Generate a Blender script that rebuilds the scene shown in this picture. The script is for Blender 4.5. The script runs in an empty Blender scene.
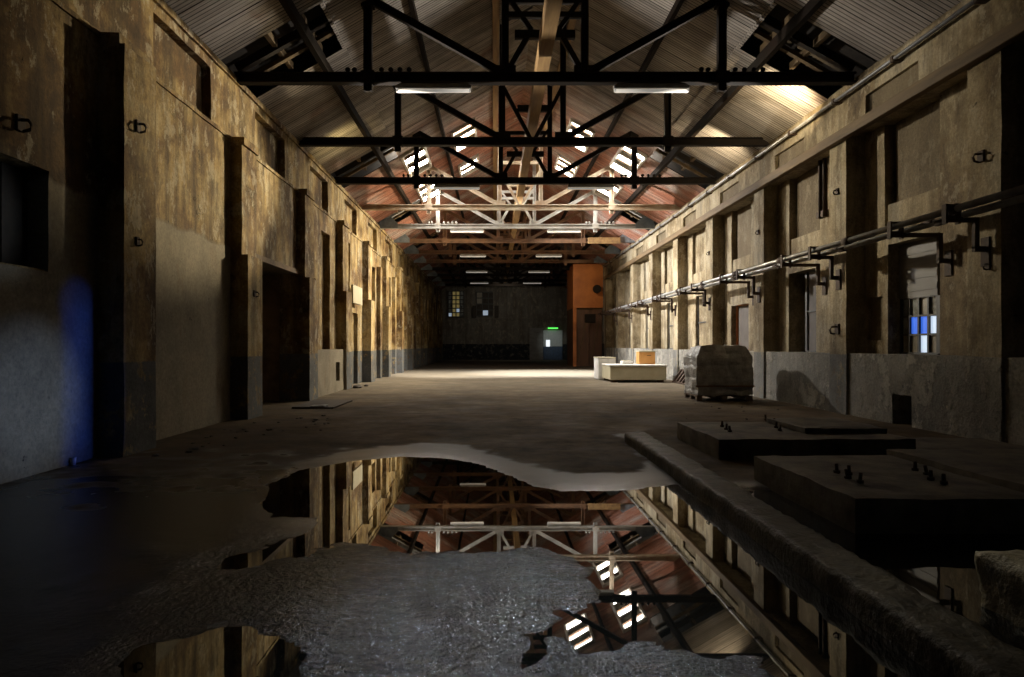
import bpy, bmesh, math, random
import numpy as np
from mathutils import Vector, noise, Matrix
random.seed(7)
S = bpy.context.scene
COL = S.collection
F, VX, VY, H = 683.0, 494.0, 345.0, 1.5

# ------------------------------------------------------------------ helpers
class MB:
    """collects shapes into one mesh"""
    def __init__(s): s.bm = bmesh.new()
    def box(s, x0, x1, y0, y1, z0, z1, bev=0.0):
        v = [s.bm.verts.new((x, y, z)) for x in (x0, x1) for y in (y0, y1) for z in (z0, z1)]
        fs = []
        for f in ((0,1,3,2),(4,6,7,5),(0,4,5,1),(2,3,7,6),(0,2,6,4),(1,5,7,3)):
            fs.append(s.bm.faces.new([v[i] for i in f]))
        if bev > 0:
            es = list({e for f in fs for e in f.edges})
            bmesh.ops.bevel(s.bm, geom=es, offset=bev, segments=2, profile=.5, affect='EDGES')
        return s
    def bar(s, a, b, w, d=None, up=(0,1,0)):
        d = d or w
        a, b = Vector(a), Vector(b); t = (b-a).normalized(); u = Vector(up)
        if abs(t.dot(u)) > .98: u = Vector((1,0,0))
        n = t.cross(u).normalized(); m = n.cross(t).normalized()
        v = []
        for p in (a, b):
            for i, j in ((-1,-1),(1,-1),(1,1),(-1,1)):
                v.append(s.bm.verts.new(p + n*(i*w/2) + m*(j*d/2)))
        for f in ((3,2,1,0),(4,5,6,7),(0,1,5,4),(1,2,6,5),(2,3,7,6),(3,0,4,7)):
            s.bm.faces.new([v[i] for i in f])
        return s
    def tube(s, pts, r, seg=10):
        pts = [Vector(p) for p in pts]; rings = []
        for i, p in enumerate(pts):
            t = (pts[min(i+1, len(pts)-1)] - pts[max(i-1, 0)]).normalized()
            u = Vector((0,0,1)) if abs(t.z) < .9 else Vector((1,0,0))
            n = t.cross(u).normalized(); m = n.cross(t)
            rr = r[i] if isinstance(r, (list, tuple)) else r
            rings.append([s.bm.verts.new(p + (n*math.cos(k*math.tau/seg) + m*math.sin(k*math.tau/seg))*rr) for k in range(seg)])
        for A, B in zip(rings, rings[1:]):
            for k in range(seg):
                f = s.bm.faces.new((A[k], A[(k+1) % seg], B[(k+1) % seg], B[k])); f.smooth = True
        s.bm.faces.new(rings[0][::-1]); s.bm.faces.new(rings[-1])
        return s
    def prism(s, poly, y0, y1):
        """poly of (x,z) extruded along y"""
        A = [s.bm.verts.new((x, y0, z)) for x, z in poly]; B = [s.bm.verts.new((x, y1, z)) for x, z in poly]
        s.bm.faces.new(A); s.bm.faces.new(B[::-1])
        for i in range(len(poly)):
            j = (i+1) % len(poly); s.bm.faces.new((A[j], A[i], B[i], B[j]))
        return s
    def mesh(s, name, mat):
        bmesh.ops.recalc_face_normals(s.bm, faces=s.bm.faces)
        me = bpy.data.meshes.new(name); s.bm.to_mesh(me); s.bm.free()
        if mat: me.materials.append(mat)
        return me
    def build(s, name, mat, parent=None):
        return link(name, s.mesh(name, mat), parent)

def link(name, me, parent=None):
    o = bpy.data.objects.new(name, me); COL.objects.link(o)
    if parent: o.parent = parent
    return o
def tag(o, label, cat, group=None, kind=None):
    o['label'] = label; o['category'] = cat
    if group: o['group'] = group
    if kind: o['kind'] = kind
    return o
def struct(o, label=None, cat=None):
    o['kind'] = 'structure'
    if label: o['label'] = label
    if cat: o['category'] = cat
    return o
def empty(name, loc, label, cat, group=None, rz=0):
    o = bpy.data.objects.new(name, None); COL.objects.link(o)
    o.location = loc; o.rotation_euler = (0, 0, rz); o.empty_display_size = .1
    return tag(o, label, cat, group)
def copy_tree(o, parent=None):
    c = o.copy(); COL.objects.link(c)
    if parent: c.parent = parent
    for ch in list(o.children): copy_tree(ch, c)
    return c
def fl(px, py, z=0.0):
    Y = F*(H-z)/(py-VY); return ((px-VX)*Y/F, Y)
def rough_block(mb, x0, x1, y0, y1, z0, z1, step=.12, amp=.012, sc=3.0, seed=0.0, rnd=0.0, smooth=False):
    """box with subdivided noisy faces and worn edges"""
    bm = mb.bm
    nx, ny, nz = [max(1, round(abs(b-a)/step)) for a, b in ((x0,x1),(y0,y1),(z0,z1))]
    cache = {}
    def V(i, j, k):
        key = (i, j, k)
        if key not in cache:
            p = Vector((x0+(x1-x0)*i/nx, y0+(y1-y0)*j/ny, z0+(z1-z0)*k/nz))
            e = sum(c in (0, n) for c, n in ((i,nx),(j,ny),(k,nz)))
            q = p*sc + Vector((seed, seed*.7, 0))
            d = noise.noise_vector(q)*amp + noise.noise_vector(q*3.1)*amp*.45
            if e >= 2:
                c = Vector(((x0+x1)/2, (y0+y1)/2, (z0+z1)/2)); dr = p-c
                dr = Vector((math.copysign(1, dr.x) if i in (0,nx) else 0, math.copysign(1, dr.y) if j in (0,ny) else 0, math.copysign(1, dr.z) if k in (0,nz) else 0))
                d -= dr*(rnd*(.5+abs(noise.noise(q*2.3))))
            if k == 0: d.z = 0
            cache[key] = bm.verts.new(p+d)
        return cache[key]
    def quad(a, b, c, d): bm.faces.new((V(*a), V(*b), V(*c), V(*d))).smooth = smooth
    for i in range(nx):
        for j in range(ny):
            for k in (0, nz): quad((i,j,k),(i+1,j,k),(i+1,j+1,k),(i,j+1,k))
    for i in range(nx):
        for k in range(nz):
            for j in (0, ny): quad((i,j,k),(i+1,j,k),(i+1,j,k+1),(i,j,k+1))
    for j in range(ny):
        for k in range(nz):
            for i in (0, nx): quad((i,j,k),(i,j+1,k),(i,j+1,k+1),(i,j,k+1))
    return mb

# ------------------------------------------------------------------ materials
class NT:
    def __init__(s, name):
        s.m = bpy.data.materials.new(name); s.m.use_nodes = True
        s.t = s.m.node_tree; s.t.nodes.clear()
        s.out = s.n('ShaderNodeOutputMaterial'); s.b = s.n('ShaderNodeBsdfPrincipled')
        s.l(s.b.outputs[0], s.out.inputs[0])
        s.pos = s.n('ShaderNodeNewGeometry').outputs['Position']
        s.sep = s.n('ShaderNodeSeparateXYZ'); s.l(s.pos, s.sep.inputs[0])
        s.x, s.y, s.z = s.sep.outputs
    def n(s, t): return s.t.nodes.new(t)
    def l(s, a, b): s.t.links.new(a, b)
    def put(s, v, sock):
        if isinstance(v, bpy.types.NodeSocket): s.l(v, sock)
        elif isinstance(v, (tuple, list)) and len(v) == 3 and sock.type == 'RGBA': sock.default_value = (*v, 1)
        else: sock.default_value = v
    def noise(s, scale, detail=6, rough=.6, vec=None, stretch=None):
        v = vec or s.pos
        if stretch:
            m = s.n('ShaderNodeVectorMath'); m.operation = 'MULTIPLY'; s.l(v, m.inputs[0]); m.inputs[1].default_value = stretch; v = m.outputs[0]
        k = s.n('ShaderNodeTexNoise'); s.l(v, k.inputs['Vector'])
        k.inputs['Scale'].default_value = scale; k.inputs['Detail'].default_value = detail; k.inputs['Roughness'].default_value = rough
        return k.outputs[0]
    def ramp(s, fac, stops):
        r = s.n('ShaderNodeValToRGB'); s.put(fac, r.inputs[0]); e = r.color_ramp.elements
        while len(e) < len(stops): e.new(.5)
        for q, (p, c) in zip(e, stops):
            q.position = p; q.color = (*c, 1) if isinstance(c, (tuple, list)) else (c, c, c, 1)
        return r.outputs[0]
    def mix(s, fac, a, b, mode='MIX'):
        m = s.n('ShaderNodeMix'); m.data_type = 'RGBA'; m.blend_type = mode
        s.put(fac, m.inputs[0]); s.put(a, m.inputs[6]); s.put(b, m.inputs[7]); return m.outputs[2]
    def math(s, op, a, b=0.0, c=0.0):
        m = s.n('ShaderNodeMath'); m.operation = op; s.put(a, m.inputs[0]); s.put(b, m.inputs[1]); s.put(c, m.inputs[2]); return m.outputs[0]
    def rng(s, v, a, b, c=0.0, d=1.0):
        m = s.n('ShaderNodeMapRange'); s.put(v, m.inputs[0]); m.inputs[1].default_value = a; m.inputs[2].default_value = b
        m.inputs[3].default_value = c; m.inputs[4].default_value = d; return m.outputs[0]
    def attr(s, name):
        a = s.n('ShaderNodeAttribute'); a.attribute_name = name; return a.outputs['Fac']
    def done(s, col, rough=.7, bump=None, dist=.02, strength=.6, metal=0.0, spec=.5):
        s.put(col, s.b.inputs['Base Color']); s.put(rough, s.b.inputs['Roughness']); s.put(metal, s.b.inputs['Metallic'])
        s.put(spec, s.b.inputs['Specular IOR Level'])
        if bump is not None:
            k = s.n('ShaderNodeBump'); s.put(strength, k.inputs['Strength']); k.inputs['Distance'].default_value = dist
            s.l(bump, k.inputs['Height']); s.l(k.outputs[0], s.b.inputs['Normal'])
        return s.m

def wall_mat(name, stops, peel, plain=None, plain_col=None, dado=None, dado_col=None, streak=.7, bump=.02, peel_at=.6):
    t = NT(name)
    c = t.ramp(t.noise(.55, 9, .68), stops)
    p = t.ramp(t.noise(1.0, 11, .72), [(peel_at, 0.0), (peel_at+.025, 1.0)])
    c = t.mix(t.math('MULTIPLY', p, .8), c, peel)
    st = t.ramp(t.noise(2.2, 7, .62, stretch=(1.3, 1.3, .10)), [(.38, 1.0), (.55, 0.0)])
    c = t.mix(t.math('MULTIPLY', st, streak), c, (.032, .017, .007))
    st2 = t.ramp(t.noise(3.4, 6, .6, stretch=(1.1, 1.1, .09)), [(.56, 0.0), (.72, 1.0)])
    c = t.mix(t.math('MULTIPLY', st2, streak*.55), c, (.20, .12, .036))
    blot = t.ramp(t.noise(1.7, 12, .78, stretch=(1, 1, .5)), [(.43, 1.0), (.50, 0.0)])
    c = t.mix(t.math('MULTIPLY', blot, streak*.85), c, (.045, .024, .009))
    pale = t.ramp(t.noise(2.8, 10, .75, stretch=(1, 1, .6)), [(.545, 0.0), (.58, 1.0)])
    c = t.mix(t.math('MULTIPLY', pale, streak*.75), c, (.48, .42, .30))
    fine = t.noise(22, 6, .7); smooth = 1.0
    if plain is not None:
        zz = t.math('ADD', t.z, t.math('MULTIPLY', t.math('SUBTRACT', t.noise(1.3, 6), .5), .35))
        f = t.rng(zz, plain-.06, plain+.02, 1, 0)
        pc = t.mix(t.rng(t.noise(.9, 7, .65), .38, .66), plain_col, tuple(v*.6 for v in plain_col))
        pc = t.mix(t.ramp(t.noise(1.6, 8, .6, stretch=(1, 1, .35)), [(.6, 0.0), (.72, .5)]), pc, (.15, .085, .035))
        c = t.mix(f, c, pc); smooth = t.math('SUBTRACT', 1.0, t.math('MULTIPLY', f, .8))
    if dado is not None:
        zz = t.math('ADD', t.z, t.math('MULTIPLY', t.math('SUBTRACT', fine, .5), .05))
        f = t.rng(zz, dado-.01, dado+.01, 1, 0)
        chip = t.ramp(t.noise(2.6, 10, .75), [(.54, 1.0), (.58, .35)])
        dc = t.mix(t.rng(t.noise(1.4, 8, .7), .35, .68), dado_col, tuple(v*.55 for v in dado_col))
        c = t.mix(t.math('MULTIPLY', f, chip), c, dc)
    c = t.mix(1.0, c, t.ramp(fine, [(.3, .62), (.65, 1.08)]), 'MULTIPLY')
    pit = t.ramp(t.noise(7, 4, .6), [(.70, 0.0), (.74, .85)])
    c = t.mix(pit, c, (.012, .009, .006))
    h = t.math('ADD', t.math('MULTIPLY', fine, .3), t.math('ADD', t.math('MULTIPLY', p, .5), t.math('MULTIPLY', t.noise(5, 8, .7), 1.0)))
    return t.done(c, .85, t.math('MULTIPLY', h, smooth), bump, .9, spec=.25)

M = {}
OCH = [(.30, (.028, .015, .006)), (.43, (.15, .085, .03)), (.52, (.345, .24, .095)), (.64, (.46, .375, .215)), (.8, (.5, .44, .31))]
M['wall_l'] = wall_mat('stained_ochre_plaster', OCH, (.40, .33, .21), plain=3.5, plain_col=(.25, .215, .155))
M['pil_l'] = wall_mat('ochre_pilaster_plaster', OCH, (.42, .37, .26), dado=1.27, dado_col=(.115, .118, .118), streak=.6)
TAN = [(.28, (.07, .045, .022)), (.42, (.215, .16, .085)), (.54, (.35, .285, .175)), (.72, (.42, .37, .27))]
M['wall_r'] = wall_mat('stained_tan_plaster', TAN, (.26, .22, .15), dado=1.30, dado_col=(.17, .165, .15), streak=.45, peel_at=.64)
M['dado_r'] = wall_mat('flaking_grey_plaster', [(.3, (.14, .135, .12)), (.5, (.28, .265, .23)), (.7, (.36, .335, .28))], (.44, .41, .34), streak=.15, bump=.11, peel_at=.52)
M['infill'] = wall_mat('brown_render_infill', [(.3, (.10, .075, .04)), (.6, (.17, .13, .075)), (.8, (.20, .16, .10))], (.15, .12, .08), streak=.2, peel_at=.66)
M['far'] = wall_mat('grey_far_plaster', [(.3, (.13, .12, .10)), (.5, (.17, .155, .13)), (.7, (.2, .185, .16))], (.18, .17, .15), dado=1.6, dado_col=(.02, .023, .027), streak=.35)

def simple(name, col, rough=.6, metal=0.0, var=.35, sc=6, bump=.004, col2=None, spec=.5, stretch=None):
    t = NT(name)
    f = t.rng(t.noise(sc, 7, .65, stretch=stretch), .35, .68)
    c = t.mix(f, col, col2 or tuple(v*(1-var) for v in col))
    return t.done(c, rough, t.noise(sc*4, 5, .6), bump, .6, metal, spec)
M['black'] = simple('black_painted_steel', (.016, .0145, .013), .8, .0, col2=(.026, .017, .011), spec=.12)  # backlit shade of the near trusses is put into this black
M['cream'] = simple('cream_painted_steel', (.50, .44, .33), .55, col2=(.30, .17, .09), sc=2.2)  # skylight falling on the fourth truss is put into this pale colour
M['white'] = simple('pale_grey_painted_steel', (.42, .42, .40), .55, col2=(.25, .22, .18), sc=2.5)  # skylight on the fifth truss is put into the grey
M['brown'] = simple('rust_brown_steel', (.20, .095, .04), .65, col2=(.09, .05, .025), sc=3)
M['timber'] = simple('old_yellow_timber', (.38, .23, .085), .7, col2=(.19, .105, .04), sc=2.2, stretch=(3, .25, 3))
M['darkwood'] = simple('dark_stained_timber', (.15, .095, .038), .8, col2=(.06, .036, .015), sc=2, stretch=(3, .3, 3))
M['purlin'] = simple('brown_black_purlin_timber', (.009, .007, .005), .8, col2=(.018, .010, .006), sc=1.1, spec=.1)
M['galv'] = simple('grey_galvanised_pipe', (.42, .42, .41), .38, .3, col2=(.2, .19, .18), sc=3)
M['gusset'] = simple('blue_grey_sheet_metal', (.22, .25, .265), .5, .2, col2=(.12, .135, .14), sc=4)
M['rust'] = simple('rusted_iron', (.035, .022, .014), .8, .2, col2=(.06, .03, .014), sc=14)
M['plinth'] = simple('dirty_dark_concrete', (.15, .125, .085), .72, col2=(.03, .024, .017), sc=2.8, bump=.012)
M['kerb'] = simple('wet_mossy_concrete', (.05, .04, .022), .5, col2=(.007, .006, .0045), sc=5, bump=.035, spec=.25)
M['lump'] = simple('rough_pale_broken_concrete', (.27, .235, .15), .6, col2=(.09, .075, .05), sc=6, bump=.05)
M['wrap'] = simple('grey_dusty_shrink_wrap', (.37, .365, .35), .42, col2=(.19, .18, .165), sc=5, bump=.03)
M['wood'] = simple('pallet_wood', (.15, .10, .06), .8, col2=(.08, .055, .035), sc=4)
M['crate'] = simple('cream_painted_board', (.46, .42, .30), .55, col2=(.36, .32, .21), sc=1.5)
M['paper'] = simple('white_card', (.70, .69, .65), .6, col2=(.5, .49, .46), sc=3)
M['orange'] = simple('orange_painted_sheet', (.52, .17, .03), .5, col2=(.36, .11, .02), sc=1.3)
M['orangebox'] = simple('orange_tan_plywood', (.58, .29, .08), .6, col2=(.45, .2, .05), sc=2)
M['browndoor'] = simple('brown_door_boards', (.14, .065, .03), .6, col2=(.085, .04, .02), sc=2, stretch=(3, 3, .3))
M['shutter'] = simple('dusty_grey_blind', (.2, .193, .183), .7, col2=(.12, .11, .10), sc=1.4, stretch=(1, .25, 3))
M['board'] = simple('grey_window_board', (.12, .10, .085), .75, col2=(.075, .06, .05), sc=2)
M['dark'] = simple('unlit_void_plaster', (.05, .04, .03), .9, col2=(.03, .025, .02))
M['passage'] = simple('brown_passage_plaster', (.30, .21, .13), .85, col2=(.06, .045, .03), sc=1.5)
M['frame'] = simple('grey_window_bars', (.05, .048, .045), .6)
M['whiteframe'] = simple('white_skylight_timber', (.62, .60, .55), .6, col2=(.5, .42, .34), sc=3)
M['tube'] = None
M['doorgrey'] = simple('pale_grey_door', (.45, .47, .47), .5, col2=(.36, .38, .38))
M['bluepanel'] = simple('dull_blue_panel', (.05, .085, .16), .5, col2=(.035, .05, .08))
M['plate'] = simple('wet_rusted_steel_plate', (.03, .024, .018), .8, .0, col2=(.05, .03, .016))
M['stone'] = simple('dark_rubble', (.075, .06, .045), .8, col2=(.03, .025, .02), sc=12)

def emit(name, col, strength, pattern=None):
    t = NT(name); t.put(col, t.b.inputs['Base Color']); t.put(.3, t.b.inputs['Roughness'])
    t.put(col, t.b.inputs['Emission Color']); t.b.inputs['Emission Strength'].default_value = strength
    return t.m
SKY = 75.0
M['sky'] = emit('daylit_skylight_glass', (1.0, .95, .86), SKY)
M['blueglass'] = emit('blue_daylit_glass', (.06, .2, 1.0), .6)
M['paleglass'] = emit('pale_daylit_glass', (.65, .8, 1.0), .75)
M['farglass'] = emit('far_daylit_glass', (.65, .8, 1.0), .3)
M['yellowglass'] = emit('yellow_lit_glass', (.75, .6, .22), .10)
M['dimglass'] = simple('grimy_grey_glass', (.38, .42, .42), .25, col2=(.05, .055, .05), sc=4)
M['dustglass'] = simple('dusty_beige_glass', (.25, .22, .16), .4, col2=(.15, .13, .09), sc=5)
M['tube'] = emit('dim_white_tube', (1, .95, .85), .22)
M['green'] = emit('green_lamp_diffuser', (.12, 1.0, .12), 1.2)
M['doorglow'] = emit('daylight_door_pane', (.9, .95, 1.0), .9)

# roof boards
t = NT('weathered_roof_boards')
brd = t.n('ShaderNodeTexWhiteNoise'); brd.noise_dimensions = '1D'
t.l(t.math('FLOOR', t.math('DIVIDE', t.math('ADD', t.y, 50.0), .2)), brd.inputs['W'])
c = t.ramp(t.noise(.5, 8, .65), [(.3, (.24, .205, .17)), (.5, (.42, .37, .315)), (.7, (.54, .485, .42))])
redz = t.math('MULTIPLY', t.rng(t.math('ADD', t.y, t.math('MULTIPLY', t.math('SUBTRACT', t.noise(.35, 4), .5), 9.0)), 21.5, 25.5), t.ramp(t.noise(.55, 6, .6), [(.36, .25), (.52, 1.0)]))
red = t.mix(t.noise(2.0, 6, .6), (.40, .11, .04), (.27, .085, .04))
c = t.mix(t.math('MULTIPLY', redz, .8), c, red)
rs = t.ramp(t.noise(.42, 5, .6), [(.60, 0.0), (.70, .6)])
c = t.mix(rs, c, (.20, .07, .03))
c = t.mix(1.0, c, t.rng(brd.outputs[0], 0, 1, .7, 1.1), 'MULTIPLY')
grain = t.noise(1.5, 7, .65, stretch=(.6, 14, .6))
c = t.mix(1.0, c, t.ramp(grain, [(.3, .6), (.58, 1.05)]), 'MULTIPLY')
edge = t.math('ABSOLUTE', t.math('SUBTRACT', t.math('FRACT', t.math('DIVIDE', t.math('ADD', t.y, 50.0), .1)), .5))
c = t.mix(t.rng(edge, .36, .46, 0, .95), c, (.012, .01, .008))
M['roof'] = t.done(c, .85, t.math('ADD', grain, t.rng(edge, .40, .5, 0, -1.2)), .012, .8, spec=.12)

# floor
t = NT('wet_concrete_floor')
wet = t.attr('wet'); band = t.attr('band')
c = t.ramp(t.noise(.45, 9, .66), [(.3, (.036, .023, .011)), (.5, (.085, .058, .029)), (.7, (.15, .108, .06))])
fine = t.noise(26, 7, .7)
c = t.mix(1.0, c, t.ramp(t.noise(3.2, 9, .7), [(.35, .6), (.6, 1.1)]), 'MULTIPLY')
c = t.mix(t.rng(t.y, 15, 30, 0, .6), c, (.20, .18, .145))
crk = t.ramp(t.noise(1.2, 3, .5, stretch=(.35, 1.6, 1)), [(.485, 0.0), (.495, .7), (.505, .7), (.515, 0.0)])
c = t.mix(t.math('MULTIPLY', crk, .35), c, (.03, .024, .018))
c = t.mix(wet, c, t.mix(fine, (.004, .004, .0035), (.014, .013, .012)))  # wet mask also carries the shade painted on the left floor
c = t.mix(t.math('MULTIPLY', band, .85), c, (.13, .135, .14))  # sheen of the reflected skylights painted into the floor colour
r = t.mix(wet, t.ramp(t.noise(1.1, 6, .6), [(.35, .65), (.65, .9)]), (.15, .15, .15))
r = t.mix(band, r, (.36, .36, .36))
hw = t.math('ADD', t.noise(20, 4, .65), t.math('MULTIPLY', t.noise(45, 2, .5), .4))
hb = t.math('ADD', t.math('MULTIPLY', fine, .25), t.math('MULTIPLY', t.attr('gravel'), t.math('MULTIPLY', hw, 1.3)))
hb = t.math('MULTIPLY', hb, t.math('SUBTRACT', 1.0, t.math('MULTIPLY', band, .85)))
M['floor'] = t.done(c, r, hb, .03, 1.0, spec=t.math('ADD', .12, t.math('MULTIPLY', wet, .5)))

t = NT('still_rain_water')
t.put((.008, .008, .007), t.b.inputs['Base Color'])
M['water'] = t.done((.006, .006, .005), .012, t.noise(2.5, 2, .5), .002, .05, spec=.5)
M['water'].node_tree.nodes['Principled BSDF'].inputs['IOR'].default_value = 1.45

# ------------------------------------------------------------------ relief walls
def grid(bps, step_near, step_far, near=26):
    out = []
    bps = sorted(set(round(b, 4) for b in bps))
    for a, b in zip(bps, bps[1:]):
        st = step_near if a < near else step_far
        n = max(1, math.ceil((b-a)/st))
        out += [a+(b-a)*i/n for i in range(n)]
    return out + [bps[-1]]

def relief(name, ybp, zbp, depth, sx, jit=.012, parent=None, mats=None, matfn=None, step=(.35, 1.2)):
    """wall of cells; depth(y,z) -> world x of the cell's front (None = hole); sides join unequal cells"""
    ys = grid(ybp, *step); zs = grid(zbp, .45, .9)
    bm = bmesh.new(); cache = {}
    def V(x, y, z):
        k = (round(x, 4), round(y, 4), round(z, 4))
        if k not in cache:
            p = Vector((x, y, z)); d = noise.noise_vector(p*1.7)*jit + noise.noise_vector(p*5.3)*jit*.6
            if z <= 0 or z >= zbp_max: d.z = 0
            cache[k] = bm.verts.new(p+d)
        return cache[k]
    zbp_max = max(zbp)
    D = {}
    ny, nz = len(ys)-1, len(zs)-1
    for i in range(ny):
        for k in range(nz):
            D[i, k] = depth((ys[i]+ys[i+1])/2, (zs[k]+zs[k+1])/2)
    HOLE = sx*.8
    def dx(v, other): return v if v is not None else other + HOLE
    def face(vs, y, z, inner):
        try: f = bm.faces.new(vs)
        except ValueError: return
        if matfn: f.material_index = matfn(y, z, inner)
    for (i, k), d in D.items():
        yc, zc = (ys[i]+ys[i+1])/2, (zs[k]+zs[k+1])/2
        if d is not None:
            face([V(d, ys[i], zs[k]), V(d, ys[i+1], zs[k]), V(d, ys[i+1], zs[k+1]), V(d, ys[i], zs[k+1])], yc, zc, d)
        for di, dk in ((1, 0), (0, 1)):
            if (i+di, k+dk) in D:
                e = D[i+di, k+dk]
                if e == d: continue
                a, b = (dx(d, e), e if e is not None else dx(None, d)) if d is not None or e is not None else (0, 0)
                if e is None: a, b = d, d + HOLE
                elif d is None: a, b = e + HOLE, e
                front = min(a, b, key=lambda v: -v*sx) if False else (a if a*-sx > b*-sx else b)
                if di: face([V(a, ys[i+1], zs[k]), V(b, ys[i+1], zs[k]), V(b, ys[i+1], zs[k+1]), V(a, ys[i+1], zs[k+1])], yc, zc, front)
                else: face([V(a, ys[i], zs[k+1]), V(b, ys[i], zs[k+1]), V(b, ys[i+1], zs[k+1]), V(a, ys[i+1], zs[k+1])], yc, zc, front)
    bmesh.ops.recalc_face_normals(bm, faces=bm.faces)
    me = bpy.data.meshes.new(name); bm.to_mesh(me); bm.free()
    for m in mats: me.materials.append(m)
    return link(name, me, parent)

XL, XLR, XR, XRR = -4.9, -5.25, 7.5, 7.9
Y0, Y1, ZT = -2.0, 68.0, 7.0
LN = [-.05+4.55*k for k in range(-0, 15)]       # near edges of left pilasters (LN[2] = 9.05)
RN = [1.2+4.45*k for k in range(-0, 15)]        # RN[2] = 10.1
def bay(y, arr):
    k = max([i for i, a in enumerate(arr) if a <= y], default=None)
    return (k, y-arr[k]) if k is not None else (-1, y+5)

# left wall
def dl(y, z):
    k, u = bay(y, LN)
    if z > 6.88: return -5.27
    if z > 5.65:
        if 1.65 < u < 3.8 and z < 6.72: return -5.5
        return -5.33
    if u < .85 and k >= 0:
        if z > 5.5: return XL-.07
        if k >= 3 and z > 3.3: return XL-.12
        return XL
    if z > 5.58: return -5.22
    if k == 1 and 5.4 < y < 8.05 and 2.36 < z < 3.55: return -5.65
    if k == 3 and z < 3.38: return None if y < LN[4] else XLR
    if k == 4:
        if z < 1.36: return None if (LN[4]+3.45 < y < LN[4]+3.95 and .35 < z < .95) else -5.0
        if 1.2 < u < 2.0 and z < 3.45: return -5.6
        if 2.6 < u < 3.7 and z < 5.0: return -5.45
    if k == 5:
        if 1.0 < u < 2.2 and 2.9 < z < 5.2: return -5.5
        if 2.6 < u < 3.6 and z < 2.7: return -5.4
    if k >= 6:
        if 1.3 < u < 2.9 and 1.3 < z < 4.9: return -5.5
        if 3.3 < u < 3.8 and z < 5.0: return -5.08
    return XLR
ybp = [Y0, Y1, 5.4, 8.05]
for k, a in enumerate(LN):
    ybp += [a, a+.85, a+1.65, a+3.8]
    if k == 4: ybp += [a+1.2, a+2.0, a+2.6, a+3.7, a+3.45, a+3.95]
    if k == 5: ybp += [a+1.0, a+2.2, a+2.6, a+3.6]
    if k >= 6: ybp += [a+1.3, a+2.9, a+3.3, a+3.8]
ybp = [y for y in ybp if Y0 <= y <= Y1]
zbp = [0, .35, .95, 1.3, 1.36, 2.36, 2.7, 2.9, 3.3, 3.38, 3.45, 3.55, 4.9, 5.0, 5.2, 5.5, 5.58, 5.65, 6.72, 6.88, ZT]
def ml(y, z, x):
    k, u = bay(y, LN)
    if k == 4 and x >= -5.01 and z < 1.4 and u > .85: return 0
    if x >= XL-.13 and z < 5.66: return 1
    if k >= 4: return 1
    return 0
wl = relief('wall_left', ybp, zbp, dl, -1, mats=[M['wall_l'], M['pil_l']], matfn=ml)
struct(wl, 'long left wall of stained ochre plaster with projecting pilasters', 'wall')

# right wall
RY1 = 46.9
def winr(k, u, z):
    """lower window openings by bay"""
    if k == 2: return 2.0 < u < 3.6 and 1.32 < z < 3.5
    if k == 3: return 2.2 < u < 3.75 and 1.32 < z < 3.4
    if k == 4: return 2.2 < u < 3.75 and 1.32 < z < 2.8
    if k == 1: return 1.6 < u < 3.2 and 1.32 < z < 3.5
    return k >= 5 and 2.0 < u < 3.3 and 1.32 < z < 3.4
def dr(y, z):
    k, u = bay(y, RN)
    if z > 6.85: return 7.44
    pil = u < .72 and k >= 0
    if pil and z < 5.95: return XR
    if 2.0 < u < 3.72 and 5.95 < z < 6.55: return 7.60
    if 2.0 < u < 3.6 and 4.3 < z < 5.96: return 8.06 if k < 5 else 7.99
    if 3.6 <= u < 3.72 and 3.9 < z < 5.96: return 8.16
    if z > 5.95: return XR+.02
    if z < 1.32:
        if k == 2 and 2.25 < u < 2.85 and z < .58: return None
        if 1.2 > z or True: return XR+.05
    if k == 2 and 3.78 < u < 4.3 and 1.6 < z < 2.5: return 7.95
    if winr(k, u, z): return 8.35 if k < 5 else 8.04
    return XRR
ybp = [Y0, RY1]
for k, a in enumerate(RN):
    ybp += [a, a+.72, a+2.0, a+3.6, a+3.72]
    if k == 2: ybp += [a+2.25, a+2.85, a+3.78, a+4.3]
    if k == 1: ybp += [a+1.6, a+3.2]
    if k in (3, 4): ybp += [a+2.2, a+3.75]
    if k >= 5: ybp += [a+3.3]
ybp = [y for y in ybp if Y0 <= y <= RY1]
zbp = [0, .58, 1.32, 1.6, 2.5, 2.8, 3.4, 3.5, 3.9, 4.3, 5.95, 6.55, 6.85, ZT]
def mr(y, z, x):
    k, u = bay(y, RN)
    if z < 1.32 and not (u < .72 and k != 2): return 1
    if x > 8.0 and z > 3.8: return 2
    if z > 5.96 and 2.0 < u < 3.72 and x > 7.55: return 2
    if k == 2 and x > 7.93 and z < 2.5 and u > 3.75: return 2
    return 0
wr = relief('wall_right', ybp, zbp, dr, 1, mats=[M['wall_r'], M['dado_r'], M['infill']], matfn=mr)
struct(wr, 'long right wall of tan plaster with recessed window bays and grey flaking dado', 'wall')
b = MB(); b.box(8.9, 9.0, 12.0, 13.4, -.1, 1.0); b.box(8.3, 9.0, 13.35, 13.4, -.1, 1); o = b.build('hole_backing', M['dark'], wr)

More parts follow.
